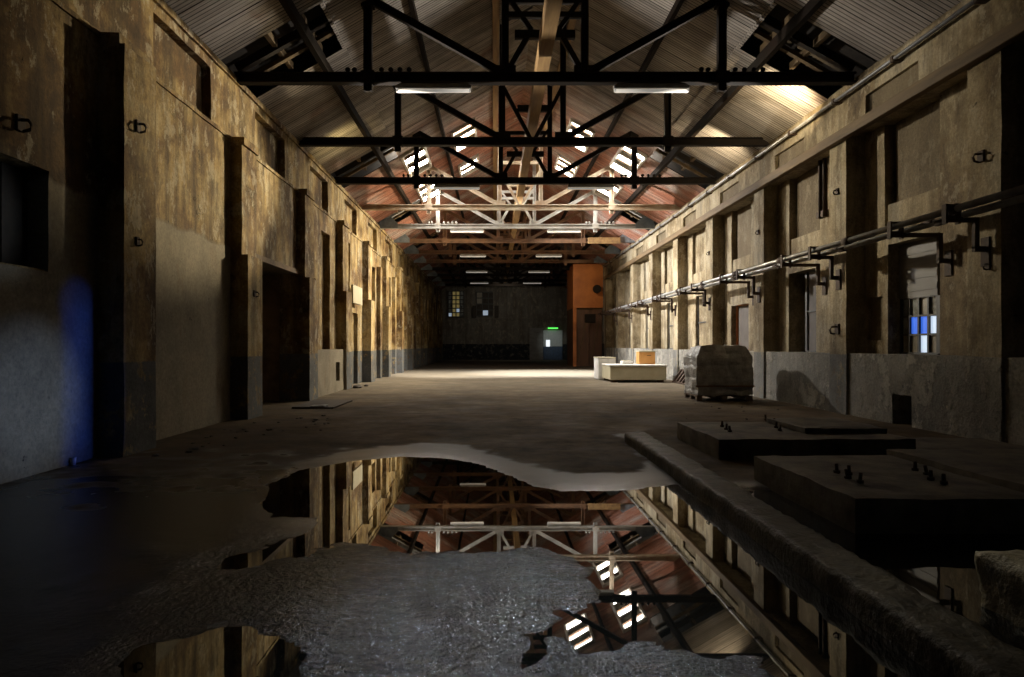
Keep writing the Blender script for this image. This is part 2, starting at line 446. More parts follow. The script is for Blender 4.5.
# far wall
b = MB()
def fwx(px): return (px-VX)*Y1/F
def fwz(py): return H+(VY-py)*Y1/F
b.box(-5.4, 11, Y1, Y1+.3, 0, ZT+4)
for x0, x1 in ((-5.2, -4.75), (-2.75, -2.45), (-.1, .15), (2.4, 2.8)): b.box(x0, x1, Y1-.18, Y1+.01, 0, ZT)
b.box(-5.2, 7.4, Y1-.10, Y1+.01, 4.0, 4.15)
wf = b.build('wall_far', M['far']); struct(wf, 'dim grey far end wall with black dado band', 'wall')
b = MB(); b.box(7.5, 7.7, RY1, Y1, 0, ZT+1); o = b.build('wall_right_rear', M['far']); struct(o, 'dark rear stretch of the right wall behind the orange cabin', 'wall')

# ------------------------------------------------------------------ floor
def px_poly(pts): return [fl(x, y) for x, y in pts]
main = px_poly([(268,484),(300,470),(350,461),(400,457),(440,458),(478,464),(505,474),(530,486),(560,491),(600,492),(640,489),(676,485)]) + \
    [(2.05, 6.6), (2.05, 2.2), (2.05, 1.2), (1.0, 1.2)] + \
    px_poly([(775,690),(759,658),(700,655),(649,643),(616,644),(583,653),(556,641),(555,657),(534,672),(516,661),(518,633),(559,616),(596,616),(602,600),(583,579),(598,567),(567,557),(546,551),(526,545),(501,551),(460,551),(415,553),(378,545),(354,541),(309,551),(262,564),(222,568),(222,557),(262,549),(300,534),(311,531),(312,519),(280,516),(266,505)])
corner = px_poly([(126,662),(150,645),(200,636),(240,631),(304,640),(306,700),(300,900),(128,900),(118,700)])
chan = [(2.25, .5), (2.25, 6.9), (2.75, 7.15), (3.0, 7.0), (5.0, 7.3), (6.9, 7.3), (7.3, 6.0), (7.3, .5)]
small = px_poly([(60,500),(110,494),(150,500),(205,512),(200,524),(120,520),(60,514)])
def sdf(P, poly):
    A = np.array(poly); B = np.roll(A, -1, 0)
    d = np.full(len(P), 1e9); inside = np.zeros(len(P), bool)
    for a, b_ in zip(A, B):
        e = b_-a; w = P-a; tt = np.clip((w@e)/(e@e+1e-12), 0, 1); q = w-np.outer(tt, e)
        d = np.minimum(d, (q**2).sum(1))
        c1 = (a[1] > P[:, 1]) != (b_[1] > P[:, 1])
        xi = a[0] + (P[:, 1]-a[1])*(e[0])/(e[1] if abs(e[1]) > 1e-12 else 1e-12)
        inside ^= c1 & (P[:, 0] < xi)
    d = np.sqrt(d); return np.where(inside, -d, d)
ys = list(np.arange(-2, 1.2, .4)) + list(np.arange(1.2, 10.5, .045)); y = 10.5
while y < Y1: ys.append(y); y += .08 + (y-10.5)*.03
ys.append(Y1)
xs = [-7.6, -6.6, -5.8] + list(np.arange(-5.4, -3.2, .1)) + list(np.arange(-3.2, 3.2, .045)) + list(np.arange(3.2, 8.4, .13)) + [9, 11]
XX, YY = np.meshgrid(xs, ys); P = np.stack([XX.ravel(), YY.ravel()], 1)
smin = sdf(P, main); s2 = sdf(P, corner); s3 = sdf(P, chan)
s12 = np.minimum(smin, s2)
wob = np.array([noise.fractal(Vector((p[0]*2.2, p[1]*2.2, 3.1)), 1.0, 2.0, 4) for p in P])
wob2 = np.array([noise.noise(Vector((p[0]*9, p[1]*9, 1.1))) for p in P])
s12n = s12 + wob*.05 + wob2*.03
nearwet = np.clip((6.2-P[:, 1])/.8, 0, 1)*np.clip((2.1-P[:, 0])/.2, 0, 1)*np.clip((P[:,0]+2.6+wob*.8)/1.2, 0, 1)*np.clip((5.7-P[:,1]-.0)/.6, 0, 1)
def sm(a): a = np.clip(a, 0, 1); return a*a*(3-2*a)
z = np.where(s12n < 0, -.03*sm(-s12n/.18), .016*sm(s12n/.25))
s3n = s3 + wob*.05
z = np.where(s3n < 0, -.06*sm(-s3n/.2), z)
z += np.where(s12n > 0, 1, .15)*(wob2*.004*np.clip(nearwet+.15, 0, 1)) + np.clip((9-P[:, 1])/4, 0, 1)*wob*.003
z = np.where(P[:, 1] > 12, .012+wob*.006*np.clip((30-P[:,1])/15, 0, 1), z)
bpoly = px_poly([(262,484),(300,464),(350,451),(420,444),(470,446),(515,462),(560,473),(600,475),(638,472),(646,462),(618,436),(640,431),(690,480),(676,494),(640,498),(560,500),(520,492),(480,474),(440,466),(400,464),(350,468),(300,478),(268,492)])
band = sm((.06-(sdf(P, bpoly)+wob*.16+wob2*.05))/.14)*(s12n > -.02)*.9
dampl = sm(1-s12/.9)*.45*(P[:, 1] > 6)
left = sm((9.5+wob*2.5-P[:, 1])/2.5)*sm((-.3-P[:, 0]+wob)/1.2)*.9  # damp left floor, its dimness put into the colour as well
chw = sm(1-(s3-.1)/.35)*.8
wet_shade = np.clip(np.maximum.reduce([nearwet, dampl, left, chw, (s12n < .05)*1.0]), 0, 1)
me = bpy.data.meshes.new('floor')
nX, nY = len(xs), len(ys)
faces = [(j*nX+i, j*nX+i+1, (j+1)*nX+i+1, (j+1)*nX+i) for j in range(nY-1) for i in range(nX-1)]
me.from_pydata(np.column_stack([P, z]).tolist(), [], faces)
for nm, arr in (('wet', wet_shade), ('band', band), ('gravel', np.clip(nearwet, 0, 1))):
    a = me.attributes.new(nm, 'FLOAT', 'POINT'); a.data.foreach_set('value', arr.astype(np.float32))
for p in me.polygons: p.use_smooth = True
me.materials.append(M['floor'])
floor = link('floor', me); struct(floor, 'bare concrete hall floor, wet and rough near the puddle', 'floor')

def puddle(name, poly, label, grow=.3, z=0.0):
    A = np.array(poly); x0, x1, y0, y1 = A[:,0].min()-grow, A[:,0].max()+grow, A[:,1].min()-grow, A[:,1].max()+grow
    if name == 'puddle_channel': x0 = 2.3
    n = 40; gx = np.linspace(x0, x1, n); gy = np.linspace(y0, y1, n)
    G = np.array([(a, b_) for b_ in gy for a in gx]); s = sdf(G, poly)
    fs = [(j*n+i, j*n+i+1, (j+1)*n+i+1, (j+1)*n+i) for j in range(n-1) for i in range(n-1)
          if min(s[j*n+i], s[j*n+i+1], s[(j+1)*n+i], s[(j+1)*n+i+1]) < .14]
    used = sorted({v for f in fs for v in f}); mp = {v: i for i, v in enumerate(used)}
    me = bpy.data.meshes.new('puddle'); me.from_pydata([(G[v][0], G[v][1], z) for v in used], [], [[mp[v] for v in f] for f in fs])
    me.materials.append(M['water']); return tag(link('puddle', me), label, 'puddle')
puddle('puddle', main, 'large still puddle mirroring the roof trusses, left of the long kerb')
puddle('puddle', corner, 'small dark puddle mirroring the left wall, at the lower left of the picture')
puddle('puddle_channel', chan, 'dark water in the channel between the kerb and the concrete plinths')

# ------------------------------------------------------------------ roof
XC = 1.05; HW = 6.42; PITCH = .57; ZR = ZT + HW*PITCH
TY = [14.1 + 4.4*k for k in range(-2, 12)]      # truss positions (third one is the nearest in view)
def zroof(off): return ZR - PITCH*off
SKL = []   # (side, off0, off1, y0, y1)
for s in (-1, 1):
    SKL += [(s, 3.55, 4.32, 24.1, 27.0), (s, 3.55, 4.32, 28.6, 31.6), (s, 1.75, 2.55, 24.6, 27.0), (s, 1.75, 2.55, 29.2, 31.2)]
GAPS = [(s, 4.42, 6.45, TY[k]-.9, TY[k]+1.0) for s in (-1, 1) for k in (0, 2, 4, 6, 8)]
b = MB(); w = .2; y = Y0
while y < Y1-.01:
    yc = y+w/2
    for s in (-1, 1):
        cuts = [(a, c_) for ss, a, c_, ya, yb in SKL+GAPS if ss == s and ya < yc < yb]
        for lo, hi in ((0, 4.42), (4.36, 6.55)):
            segs = [(lo, hi)]
            for a, c_ in cuts:
                segs = [q for lo_, hi_ in segs for q in ((lo_, min(hi_, a)), (max(lo_, c_), hi_)) if q[1]-q[0] > .02]
            for a, c_ in segs:
                dz = random.uniform(0, .012) + (.0 if lo == 0 else -.05)
                A = [(XC+s*a, zroof(a)+dz), (XC+s*c_, zroof(c_)+dz), (XC+s*c_, zroof(c_)+dz+.025), (XC+s*a, zroof(a)+dz+.025)]
                b.prism(A, y, y+w)
    y += w
ceil = b.build('ceiling', M['roof']); struct(ceil, 'pitched roof lining of weathered boards, reddish further back', 'ceiling')
b = MB()
for s in (-1, 1):
    A = [(XC, ZR+.6), (XC+s*7.0, zroof(7.0)+.6), (XC+s*7.0, zroof(7.0)+.65), (XC, ZR+.65)]
    b.prism(A, Y0, Y1)
b.build('roof_covering', M['dark'], ceil)
for s, a, c_, ya, yb in GAPS:
    if ya > 40: continue
    for q in (4.9, 5.55):
        x = XC+s*q; MB().box(x-.05, x+.05, ya-.05, yb+.05, zroof(q)+.12, zroof(q)+.26).build('batten', M['darkwood'], ceil)
    MB().bar((XC+s*4.4, ya+1.35, zroof(4.4)+.08), (XC+s*6.45, ya+1.35, zroof(6.45)+.08), .09, .12).build('batten', M['darkwood'], ceil)
# skylights
ords = ['lower left skylight in the third roof bay', 'lower left skylight one bay further back', 'upper left skylight beside the ridge, nearer one', 'upper left skylight beside the ridge, further one',
        'lower right skylight with white glare, nearer one', 'lower right skylight one bay further back', 'upper right skylight beside the ridge, nearer one', 'upper right skylight beside the ridge, further one']
for n, (s, a, c_, ya, yb) in enumerate(SKL):
    root = bpy.data.objects.new('window_%d' % (n+10), None); COL.objects.link(root)
    xm = XC+s*(a+c_)/2; root.location = (xm, (ya+yb)/2, zroof((a+c_)/2)); struct(root, 'white framed ' + ords[n], 'skylight')
    inv = Matrix.Translation(-Vector(root.location))
    def pt(off, y, d=0): return Vector((XC+s*off, y, zroof(off)+d)) - Vector(root.location)
    b = MB()
    for off in (a, c_): b.bar(pt(off, ya-.04, -.02), pt(off, yb+.04, -.02), .08, .16, up=(0,0,1))
    for y in (ya, yb): b.bar(pt(a, y, -.02), pt(c_, y, -.02), .08, .16, up=(0,0,1))
    b.build('frame', M['whiteframe'], root)
    nb = 5
    for i in range(1, nb):
        y = ya+(yb-ya)*i/nb
        MB().bar(pt(a, y, 0), pt(c_, y, 0), .09, .10, up=(0,0,1)).build('glazing_bar', M['brown'] if i % 2 else M['whiteframe'], root)
    for i in range(nb):
        y_0, y_1 = ya+(yb-ya)*i/nb, ya+(yb-ya)*(i+1)/nb
        bb = bmesh.new(); vs = [bb.verts.new(pt(o_, y, .03)) for o_, y in ((a, y_0), (c_, y_0), (c_, y_1), (a, y_1))]; bb.faces.new(vs)
        me = bpy.data.meshes.new('pane'); bb.to_mesh(me); bb.free()
        me.materials.append(M['dustglass'] if (i % 2 == 1) != (n in (0, 3, 5)) else M['sky'])
        link('pane', me, root)

# ------------------------------------------------------------------ trusses
ZC = 7.0   # bottom chord centre
tmesh = {}
def truss_part(key, fn, mat):
    k = (key, mat.name)
    if k not in tmesh:
        b = MB(); fn(b); tmesh[k] = b.mesh(key[0], mat)
    return tmesh[k]
def chan_bar(b, a, c, w, d):
    """two plates with a web: a rolled steel section"""
    a, c = Vector(a), Vector(c); t_ = (c-a).normalized(); n = Vector((0, 1, 0)).cross(t_)
    b.bar(a, c, w*.75, .03)
    for q in (-1, 1): b.bar(a+n*q*w*.42, c+n*q*w*.42, w*.16, d)
ZRF = lambda off: ZR + .10 - PITCH*off - ZC
def make_truss(i, y, mat, typ, insul, label, fancy=True):
    root = empty('roof_truss', (XC, y, ZC), label, 'truss', 'roof trusses spanning the hall')
    def part(name, key, fn, m=mat): return link(name, truss_part((name, key), fn, m), root)
    part('bottom_chord', 0, lambda b: chan_bar(b, (-6.38, 0, 0), (6.38, 0, 0), .21, .2))
    for s in (-1, 1):
        part('rafter', s, lambda b: b.bar((s*6.35, 0, ZRF(6.35)+.06), (0, 0, ZRF(0)), .17, .14))
        part('outer_post', s, lambda b: (chan_bar(b, (s*3.65, 0, -.26), (s*3.65, 0, ZRF(3.65)+.05), .17, .14), b.box(s*3.65-.14, s*3.65+.14, -.09, .09, -.12, .14), b.box(s*3.65-.13, s*3.65+.13, -.1, .1, ZRF(3.65)-.22, ZRF(3.65)+.0)))
        part('inner_post', s, lambda b: chan_bar(b, (s*.82, 0, -.05), (s*.82, 0, ZRF(.82)), .15, .14))
        part('diagonal', s, lambda b: (chan_bar(b, (s*3.55, 0, ZRF(3.65)-.08), (s*.9, 0, .12), .15, .12), b.box(s*.82-.22, s*.82+.22, -.05, .05, -.05, .26)))
        if typ == 0: part('centre_brace', (s, 0), lambda b: (b.bar((s*.78, 0, .12), (s*.28, 0, 1.0), .11, .1), b.bar((s*.28, 0, 1.0), (s*.8, 0, 1.75), .09, .09)))
        else: part('centre_brace', (s, 1), lambda b: b.bar((s*.06, 0, .08), (s*.78, 0, 1.45), .10, .1))
    part('tie', typ, lambda b: b.box(-.62 if typ == 0 else -.42, .62 if typ == 0 else .42, -.07, .07, .82, .98))
    if typ == 0: part('collar', 0, lambda b: (b.box(-.8, .8, -.06, .06, 1.25, 1.36), b.box(-.8, .8, -.06, .06, 1.55, 1.66)))
    else: part('collar', 1, lambda b: b.box(-.8, .8, -.06, .06, 1.72, 1.84))
    if insul:
        for s in (-1, 1):
            for q in (-.42, -.28, .28, .47, .66, .85):
                x = s*(3.65+ (q if s > 0 else -q))
                part('insulator', (round(x, 2)), lambda b: b.tube([(x, 0, .08), (x, 0, .15), (x, 0, .16), (x, 0, .20), (x, 0, .23)], [.022, .022, .05, .055, .025], 8))
    if i >= 5:
        for s in (-1, 1):
            part('gusset_plate', s, lambda b: b.prism([(s*6.38, -.1), (s*6.38, .10), (s*6.2, .32), (s*5.8, .42), (s*5.5, .12), (s*5.5, -.1)], -.13, -.10), M['gusset'])
    return root
ORD = ['', '', 'nearest', 'second', 'third', 'fourth', 'fifth', 'sixth', 'seventh', 'eighth', 'ninth', 'tenth', 'eleventh', 'twelfth', 'thirteenth']
for i, y in enumerate(TY):
    if i < 2: continue
    if i == 0: mat = M['black']
    elif i < 5: mat = M['black']
    elif i == 5: mat = M['cream']
    elif i == 6: mat = M['white']
    elif i == 7: mat = M['brown']
    else: mat = M['black'] if i > 9 else M['brown']
    if i == 0: lab = 'black steel roof truss over the camera end, second before the nearest one in view'
    elif i == 1: lab = 'black steel roof truss mirrored in the bottom right of the puddle'
    else: lab = {2: 'nearest black steel roof truss, its posts cut by the top edge of the picture', 3: 'second black steel roof truss with V shaped centre braces',
                 4: 'third black steel roof truss, just before the bright skylights', 5: 'fourth roof truss, cream painted chord lit brightly by the skylights',
                 6: 'fifth roof truss, pale grey with white lamps under it', 7: 'sixth roof truss, brown chord with an orange board at its right'}.get(i,
                 '%s roof truss counted from the near end, dim and dark' % ORD[i])
    make_truss(i-1, y, mat, 0 if i % 2 == 0 else 1, i % 2 == 0 and i >= 2 and i < 8, lab)

# longitudinal timbers
def beam(name, off, drop, w, h, mat, label, cat='beam'):
    x = XC+off; z = zroof(abs(off))-drop
    return tag(MB().box(x-w/2, x+w/2, Y0+.5, Y1-.05, z-h, z, ).build(name, mat), label, cat)
beam('purlin', -4.85, -.02, .12, .24, M['purlin'], 'dark purlin running along the lower left roof slope')
beam('purlin', 4.85, -.02, .12, .24, M['purlin'], 'dark purlin running along the lower right roof slope')
beam('purlin', -2.85, -.01, .10, .17, M['purlin'], 'dark purlin along the middle of the left roof slope')
beam('purlin', 2.95, -.01, .10, .17, M['purlin'], 'dark purlin along the middle of the right roof slope')
beam('ridge_side_board', -1.0, .03, .18, .12, M['timber'], 'brown timber running just left of the roof ridge')
beam('ridge_side_board', 1.0, .03, .18, .12, M['timber'], 'brown timber running just right of the roof ridge')
tag(MB().box(XC-.13, XC+.13, Y0+.5, Y1-.25, ZC+.42, ZC+.80).build('centre_timber', M['timber']), 'yellow timber running lengthwise through the middle of the trusses', 'beam')

# fluorescent fixtures
def fixture(x, y, label):
    r = empty('strip_light', (x, y, ZC-.13), label, 'strip light', 'strip lights under the trusses')
    if 'fx' not in tmesh:
        b = MB(); b.box(-.78, .78, -.05, .05, -.08, -.02); b.prism([(-.76, -.02), (.76, -.02), (.70, .025), (-.70, .025)], -.035, .035); tmesh['fx'] = b.mesh('housing', M['white'])
        b = MB(); b.tube([(-.74, 0, -.125), (.74, 0, -.125)], .038, 10); b.box(-.77, -.73, -.03, .03, -.15, -.08); b.box(.73, .77, -.03, .03, -.15, -.08); tmesh['ft'] = b.mesh('tube', M['tube'])
    link('housing', tmesh['fx'], r); link('tube', tmesh['ft'], r); return r
for i in (2, 4, 6, 8, 10, 12):
    for x, nm in ((-1.25, 'left'), (3.25, 'right')):
        fixture(x, TY[i]-.0, 'white strip light under the %s truss, the %s one of its pair' % (ORD[i], nm))
o = tag(MB().box(XC+3.9, XC+5.6, TY[7]-.2, TY[7]-.12, ZC-.16, ZC+.16, .01).build('orange_board', M['timber']), 'orange board fixed across the right half of the sixth truss', 'board')

# ------------------------------------------------------------------ right wall furniture
tag(MB().box(7.34, 7.5, 3.5, 46, 5.86, 6.08, .02).build('timber_rail', M['darkwood']), 'brown timber rail running along the upper right wall', 'rail')
r = empty('conduit', (7.38, 3, 6.78), 'thin grey conduit clipped along the top of the right wall', 'pipe')
MB().tube([(0, 0, 0), (0, 43, 0)], .04, 10).build('pipe', M['galv'], r)
for k in range(20):
    y = .8+2.2*k; b = MB(); b.box(-.03, .14, y-.06, y+.06, -.06, -.035); b.box(-.055, .055, y-.04, y+.04, -.05, .05); b.build('clip', M['rust'], r)
for k, (x, z, rr, lab) in enumerate(((6.98, 3.56, .055, 'thick grey pipe on wall brackets, outermost of the three along the right wall'), (7.14, 3.46, .035, 'thin grey pipe, middle one of the three along the right wall'), (7.27, 3.53, .04, 'grey pipe nearest the wall of the three along the right wall'))):
    r = empty('wall_pipe', (x, 3.0, z), lab, 'pipe', 'pipes along the right wall')
    MB().tube([(0, 0, 0), (0, 42.6, 0)], rr, 12).build('pipe', M['galv'], r)
    for j in range(14):
        y = 1.2+k*.5+j*3.1
        MB().tube([(0, y-.12, 0), (0, y-.11, 0), (0, y+.11, 0), (0, y+.12, 0)], [rr, rr*1.45, rr*1.45, rr], 12).build('coupling', M['rust'], r)
# brackets
WORD = ['nearest', 'second', 'third', 'fourth', 'fifth', 'sixth', 'seventh', 'eighth', 'ninth', 'tenth', 'eleventh', 'twelfth', 'thirteenth', 'fourteenth', 'fifteenth', 'sixteenth']
ylist = []
for k in range(2, 10):
    ylist += [(RN[k]+.3, 7.5), (RN[k]+1.75, 7.9)]
ylist = [q for q in ylist if q[0] < 46]
bm_cache = {}
for n, (y, xw) in enumerate(ylist):
    r = empty('pipe_bracket', (xw, y, 3.42), 'black stepped pipe bracket on the right wall, %s from the near end' % WORD[n], 'bracket', 'pipe brackets along the right wall')
    L = xw-6.88
    if L not in bm_cache:
        arm = MB().box(-L, -.14, -.035, .035, -.05, .02).box(-.2, -.13, -.035, .035, -.45, .02).box(-.2, 0, -.035, .035, -.5, -.42).mesh('arm', M['rust'])
        pl = MB().box(-.03, 0.01, -.09, .09, -.72, -.28, .005).mesh('wall_plate', M['rust'])
        cl = MB().box(-L-.02, -L+.2, -.05, .05, .02, .045).box(-L-.03, -L, -.05, .05, -.08, .22).box(-L+.17, -L+.2, -.05, .05, -.08, .2).box(-L-.02, -L+.2, -.05, .05, .19, .215).mesh('clamp', M['rust'])
        bm_cache[L] = (arm, pl, cl)
    for nm, me_ in zip(('arm', 'wall_plate', 'clamp'), bm_cache[L]): link(nm, me_, r)
# vertical conduits on second bay
for k, (dy, lab) in enumerate(((0, 'short vertical conduit on the upper right wall, nearer of the pair'), (.22, 'short vertical conduit on the upper right wall, further of the pair'))):
    tag(MB().tube([(7.86, 16.25+dy, 6.75), (7.86, 16.25+dy, 4.6)], .04, 8).box(7.8, 7.92, 16.19+dy, 16.31+dy, 4.55, 4.7).build('vertical_conduit', M['rust']), lab, 'pipe')
    
# windows on the right wall
def window(n, x, y0, y1, z0, z1, label, blind_to=None, cols=4, rows=3, panes=None, frame=M['frame'], blind=None, back=M['board'], cat='window'):
    r = bpy.data.objects.new('window_%d' % n, None); COL.objects.link(r); r.location = (x, (y0+y1)/2, z0); struct(r, label, cat)
    ox, oy, oz = r.location
    fz = blind_to if blind_to else z1
    b = MB()
    for i in range(cols+1):
        y = y0+(y1-y0)*i/cols; wd = .05 if i in (0, cols) else .025
        b.box(-.04, .02, y-wd-oy, y+wd-oy, 0, fz-oz)
    for j in range(rows+1):
        z = z0+(fz-z0)*j/rows; b.box(-.038, .018, y0-oy, y1-oy, z-.02-oz, z+.02-oz)
    b.build('frame', frame, r)
    for i in range(cols):
        for j in range(rows):
            m = panes[j][i] if panes else back
            if m is None: continue
            ya, yb = y0+(y1-y0)*i/cols, y0+(y1-y0)*(i+1)/cols; za, zb = z0+(fz-z0)*j/rows, z0+(fz-z0)*(j+1)/rows
            MB().box(0, .012, ya-oy, yb-oy, za-oz, zb-oz).build('pane', m, r)
    if blind_to:
        b = MB(); k = 0; nn = 9
        for i in range(nn):
            za, zb = blind_to+(z1-blind_to)*i/nn, blind_to+(z1-blind_to)*(i+1)/nn
            b.box(-.05-.012*(i % 2), -.02, y0-oy, y1-oy, za-oz, zb-oz+.003)
        b.build('blind', blind or M['shutter'], r)
    return r
B_, P_, D_, T_ = M['blueglass'], M['paleglass'], M['dimglass'], M['dustglass']
a = RN[2]
window(1, 8.18, a+2.42, a+3.6, 1.34, 3.5, 'broken blue-lit pane window under a grey blind in the right wall', 2.42, 4, 3,
       [[T_, P_, T_, T_], [P_, B_, B_, D_], [D_, T_, D_, D_]])
a = RN[3]
window(2, 8.15, a+2.2, a+3.2, 1.34, 3.4, 'tall grey boarded window in the second bay of the right wall', None, 1, 2)
a = RN[4]
window(3, 8.1, a+2.2, a+3.7, 1.34, 2.8, 'small window with an orange timber frame in the right wall', None, 1, 1, frame=M['orange'])
for k in (5, 6, 7, 8, 9):
    if RN[k]+3.3 > RY1: continue
    window(k-1, 8.01, RN[k]+2.0, RN[k]+3.3, 1.34, 3.4, 'pale boarded window in the right wall, bay %s' % ['', '', '', '', '', 'four', 'five', 'six', 'seven', 'eight'][k], None, 1, 2, back=M['wall_r'])
window(9, 8.2, RN[1]+1.6, RN[1]+3.2, 1.34, 3.5, 'boarded window in the right wall nearest the camera', None, 2, 3)
# left recess window
r = bpy.data.objects.new('window_20', None); COL.objects.link(r); r.location = (-5.6, 6.7, 2.36); struct(r, 'recessed window with dusty blue-grey pane in the near left wall', 'window')
MB().box(0, .03, -1.3, .95, 0, 1.19).build('pane', M['dimglass'], r)
MB().box(0, .10, .93, 1.35, 0, 1.19).build('side_board', M['dark'], r)
MB().box(-.02, .3, -1.3, 1.35, -.05, .03).build('sill', M['pil_l'], r)

# left doorway passage
b = MB()
b.box(-7.9, -7.8, 13.0, 19.5, 0, 3.9); b.box(-7.9, -5.2, 18.25, 18.4, 0, 3.4); b.box(-7.9, -5.2, 14.2, 14.35, 0, 3.4); b.box(-7.9, -5.2, 14.2, 18.4, 3.38, 3.5); b.box(-7.9, -5.2, 14.2, 18.4, -.06, .005)
o = b.build('door_1', M['passage']); struct(o, 'dark open doorway in the left wall between two pilasters', 'doorway')
MB().box(-6.9, -6.82, 16.4, 18.22, 0, 2.9).build('door_leaf', M['darkwood'], o)
b = MB(); b.box(-5.75, -5.7, 26.2-3.9, 23.0, .3, 1.0); b.build('niche_backing', M['dark'], wl)
# whitewashed board on the left wall
tag(MB().box(-5.06, -4.99, 24.2, 25.9, 3.0, 3.65, .01).build('whitewashed_board', M['crate']), 'white board fixed to the left wall above a dark recess', 'board')

# ------------------------------------------------------------------ far windows and door
def farwin(n, x0, x1, z0, z1, cols, rows, mats, label, frame):
    r = bpy.data.objects.new('window_%d' % n, None); COL.objects.link(r); r.location = ((x0+x1)/2, Y1-.08, z0); struct(r, label, 'window')
    w_, h_ = x1-x0, z1-z0; b = MB()
    for i in range(cols+1):
        x = -w_/2+w_*i/cols; b.box(x-.05, x+.05, -.08, .05, 0, h_)
    for j in range(rows+1):
        z = h_*j/rows; b.box(-w_/2, w_/2, -.078, .048, z-.05, z+.05)
    b.build('frame', frame, r)
    for i in range(cols):
        for j in range(rows):
            MB().box(-w_/2+w_*i/cols, -w_/2+w_*(i+1)/cols, 0, .02, h_*j/rows, h_*(j+1)/rows).build('pane', mats(i, j), r)
    return r
def m1(i, j):
    if (i, j) in ((0, 0), (2, 1)): return M['farglass']
    return M['yellowglass'] if (i*7+j*3) % 3 else M['dimglass']
farwin(21, -4.55, -3.0, 4.3, 6.85, 4, 6, m1, 'yellowish multi-pane window high in the far wall', M['frame'])
r = farwin(22, -1.75, .05, 4.4, 6.75, 3, 4, lambda i, j: M['farglass'] if (j == 0 and i == 1) else (M['dustglass'] if (j > 1 and i == 0) else M['dark']), 'dark window with a bright sliver high in the far wall', M['frame'])
MB().box(-1.3, -.9, -.2, .1, -.2, 1.0).build('surround', M['dark'], r); MB().box(.9, 1.3, -.2, .1, -.2, 1.0).build('surround', M['dark'], r)
r = bpy.data.objects.new('door_2', None); COL.objects.link(r); r.location = (5.85, Y1-.12, 0); struct(r, 'pale grey door with a blue lower half in the far wall', 'door')
MB().box(-.95, .95, -.05, .1, 1.35, 2.95, .02).build('upper_panel', M['doorgrey'], r)
MB().box(-.95, .95, -.05, .1, 0.03, 1.34, .02).build('lower_panel', M['bluepanel'], r)
MB().box(-.68, -.3, -.08, .0, 1.35, 2.0).build('pane', M['doorglow'], r)
MB().box(-2.3, -.98, -.02, .1, 0.03, 3.2, .02).build('side_leaf', M['shutter'], r)
r = empty('exit_lamp', (5.85, Y1-.25, 3.1), 'green glowing lamp above the pale far door', 'lamp')
MB().box(-.5, .5, -.06, .06, 0, .13, .02).build('diffuser', M['green'], r); MB().box(-.55, .55, -.05, .18, .13, .2).build('housing', M['frame'], r)

# ------------------------------------------------------------------ orange cabin
r = empty('orange_cabin', (5.44, 47, 0), 'tall orange cabin with brown doors at the far right of the hall', 'cabin')
MB().box(.0, 2.06, .0, 4, 4.05, 7.1, .02).build('upper_panel', M['orange'], r)
MB().box(0, .24, .0, .25, 0, 4.05, .01).build('post', M['orange'], r)
MB().box(.02, .12, .25, 4, 0, 4.05).build('side_wall', M['browndoor'], r)
for k in range(2):
    d = MB().box(.24+.9*k, .24+.9*(k+1)-.02, .25, .32, .03, 3.95, .01).build('door', M['browndoor'], r)
    MB().bar((.32+.9*k, .24, .3), (1.0+.9*k, .24, 3.4), .06, .03).build('brace', M['darkwood'], d)
MB().box(.24, 2.06, .2, .4, 3.95, 4.05).build('lintel', M['darkwood'], r)
r = empty('wall_lamp', (6.5, 46.2, 3.3), 'black lamp box at the far end of the wall pipes', 'lamp')
MB().box(-.35, .35, -.25, .25, -.3, .3, .05).build('housing', M['black'], r); MB().tube([(0, .2, 0), (0, .8, 0)], .05).build('arm', M['black'], r)
r = empty('wall_lamp', (7.0, 46.4, 5.3), 'black round lamp on the orange panel beside the right wall', 'lamp')
MB().tube([(0, .58, 0), (0, .2, 0), (0, .0, 0), (0, -.05, 0)], [.14, .14, .3, .26], 14).build('housing', M['black'], r)

# ------------------------------------------------------------------ kerb, plinths
b = MB(); rough_block(b, 2.0, 2.33, .8, 10.5, -.09, .17, .05, .016, 4.5, 1.0, .02, True)
tag(b.build('kerb', M['kerb']), 'long wet concrete kerb running beside the big puddle', 'kerb')
def bolt_mb(h=.1):
    return MB().tube([(0, 0, -.02), (0, 0, h)], .016, 8).tube([(0, 0, .0), (0, 0, .028)], .03, 6)
BOLT = bolt_mb(.09).mesh('anchor_bolt', M['rust'])
def plinth(name, x0, x1, y0, y1, z1, label, bolts, seed, z0=-.07, mat=None, amp=.012):
    r = empty(name, ((x0+x1)/2, (y0+y1)/2, z0), label, 'plinth' if name != 'concrete_block' else 'block')
    b = MB(); rough_block(b, x0, x1, y0, y1, z0, z1, .12, amp, 2.5, seed, .012)
    o = b.build('block', mat or M['plinth'], r); o.location = -Vector(r.location)
    for px, py in bolts:
        x, y = fl(px, py, z1); q = link('anchor_bolt', BOLT, r); q.location = Vector((x, y, z1)) - Vector(r.location); q.rotation_euler = (random.uniform(-.15, .15), random.uniform(-.15, .15), 0)
    return r
plinth('machine_plinth', 2.86, 4.40, 5.42, 7.55, .285, 'low concrete plinth with anchor bolts, nearest one right of the kerb', [(837,473),(848,479),(849,475),(860,483),(915,471),(927,475),(931,480),(944,484)], 2)
plinth('machine_plinth', 2.9, 5.48, 8.85, 10.85, .285, 'long low concrete plinth with bolts, the one behind the nearest plinth', [(722,427),(726,430),(730,432),(774,424),(776,428),(780,431),(766,420)], 5, -.01)
tag(rough_block(MB(), 4.44, 7.4, 5.6, 7.75, -.07, .33, .14, .014, 2.5, 9, .014).build('concrete_slab', M['plinth']), 'broad concrete slab between the nearest plinth and the right wall', 'slab')
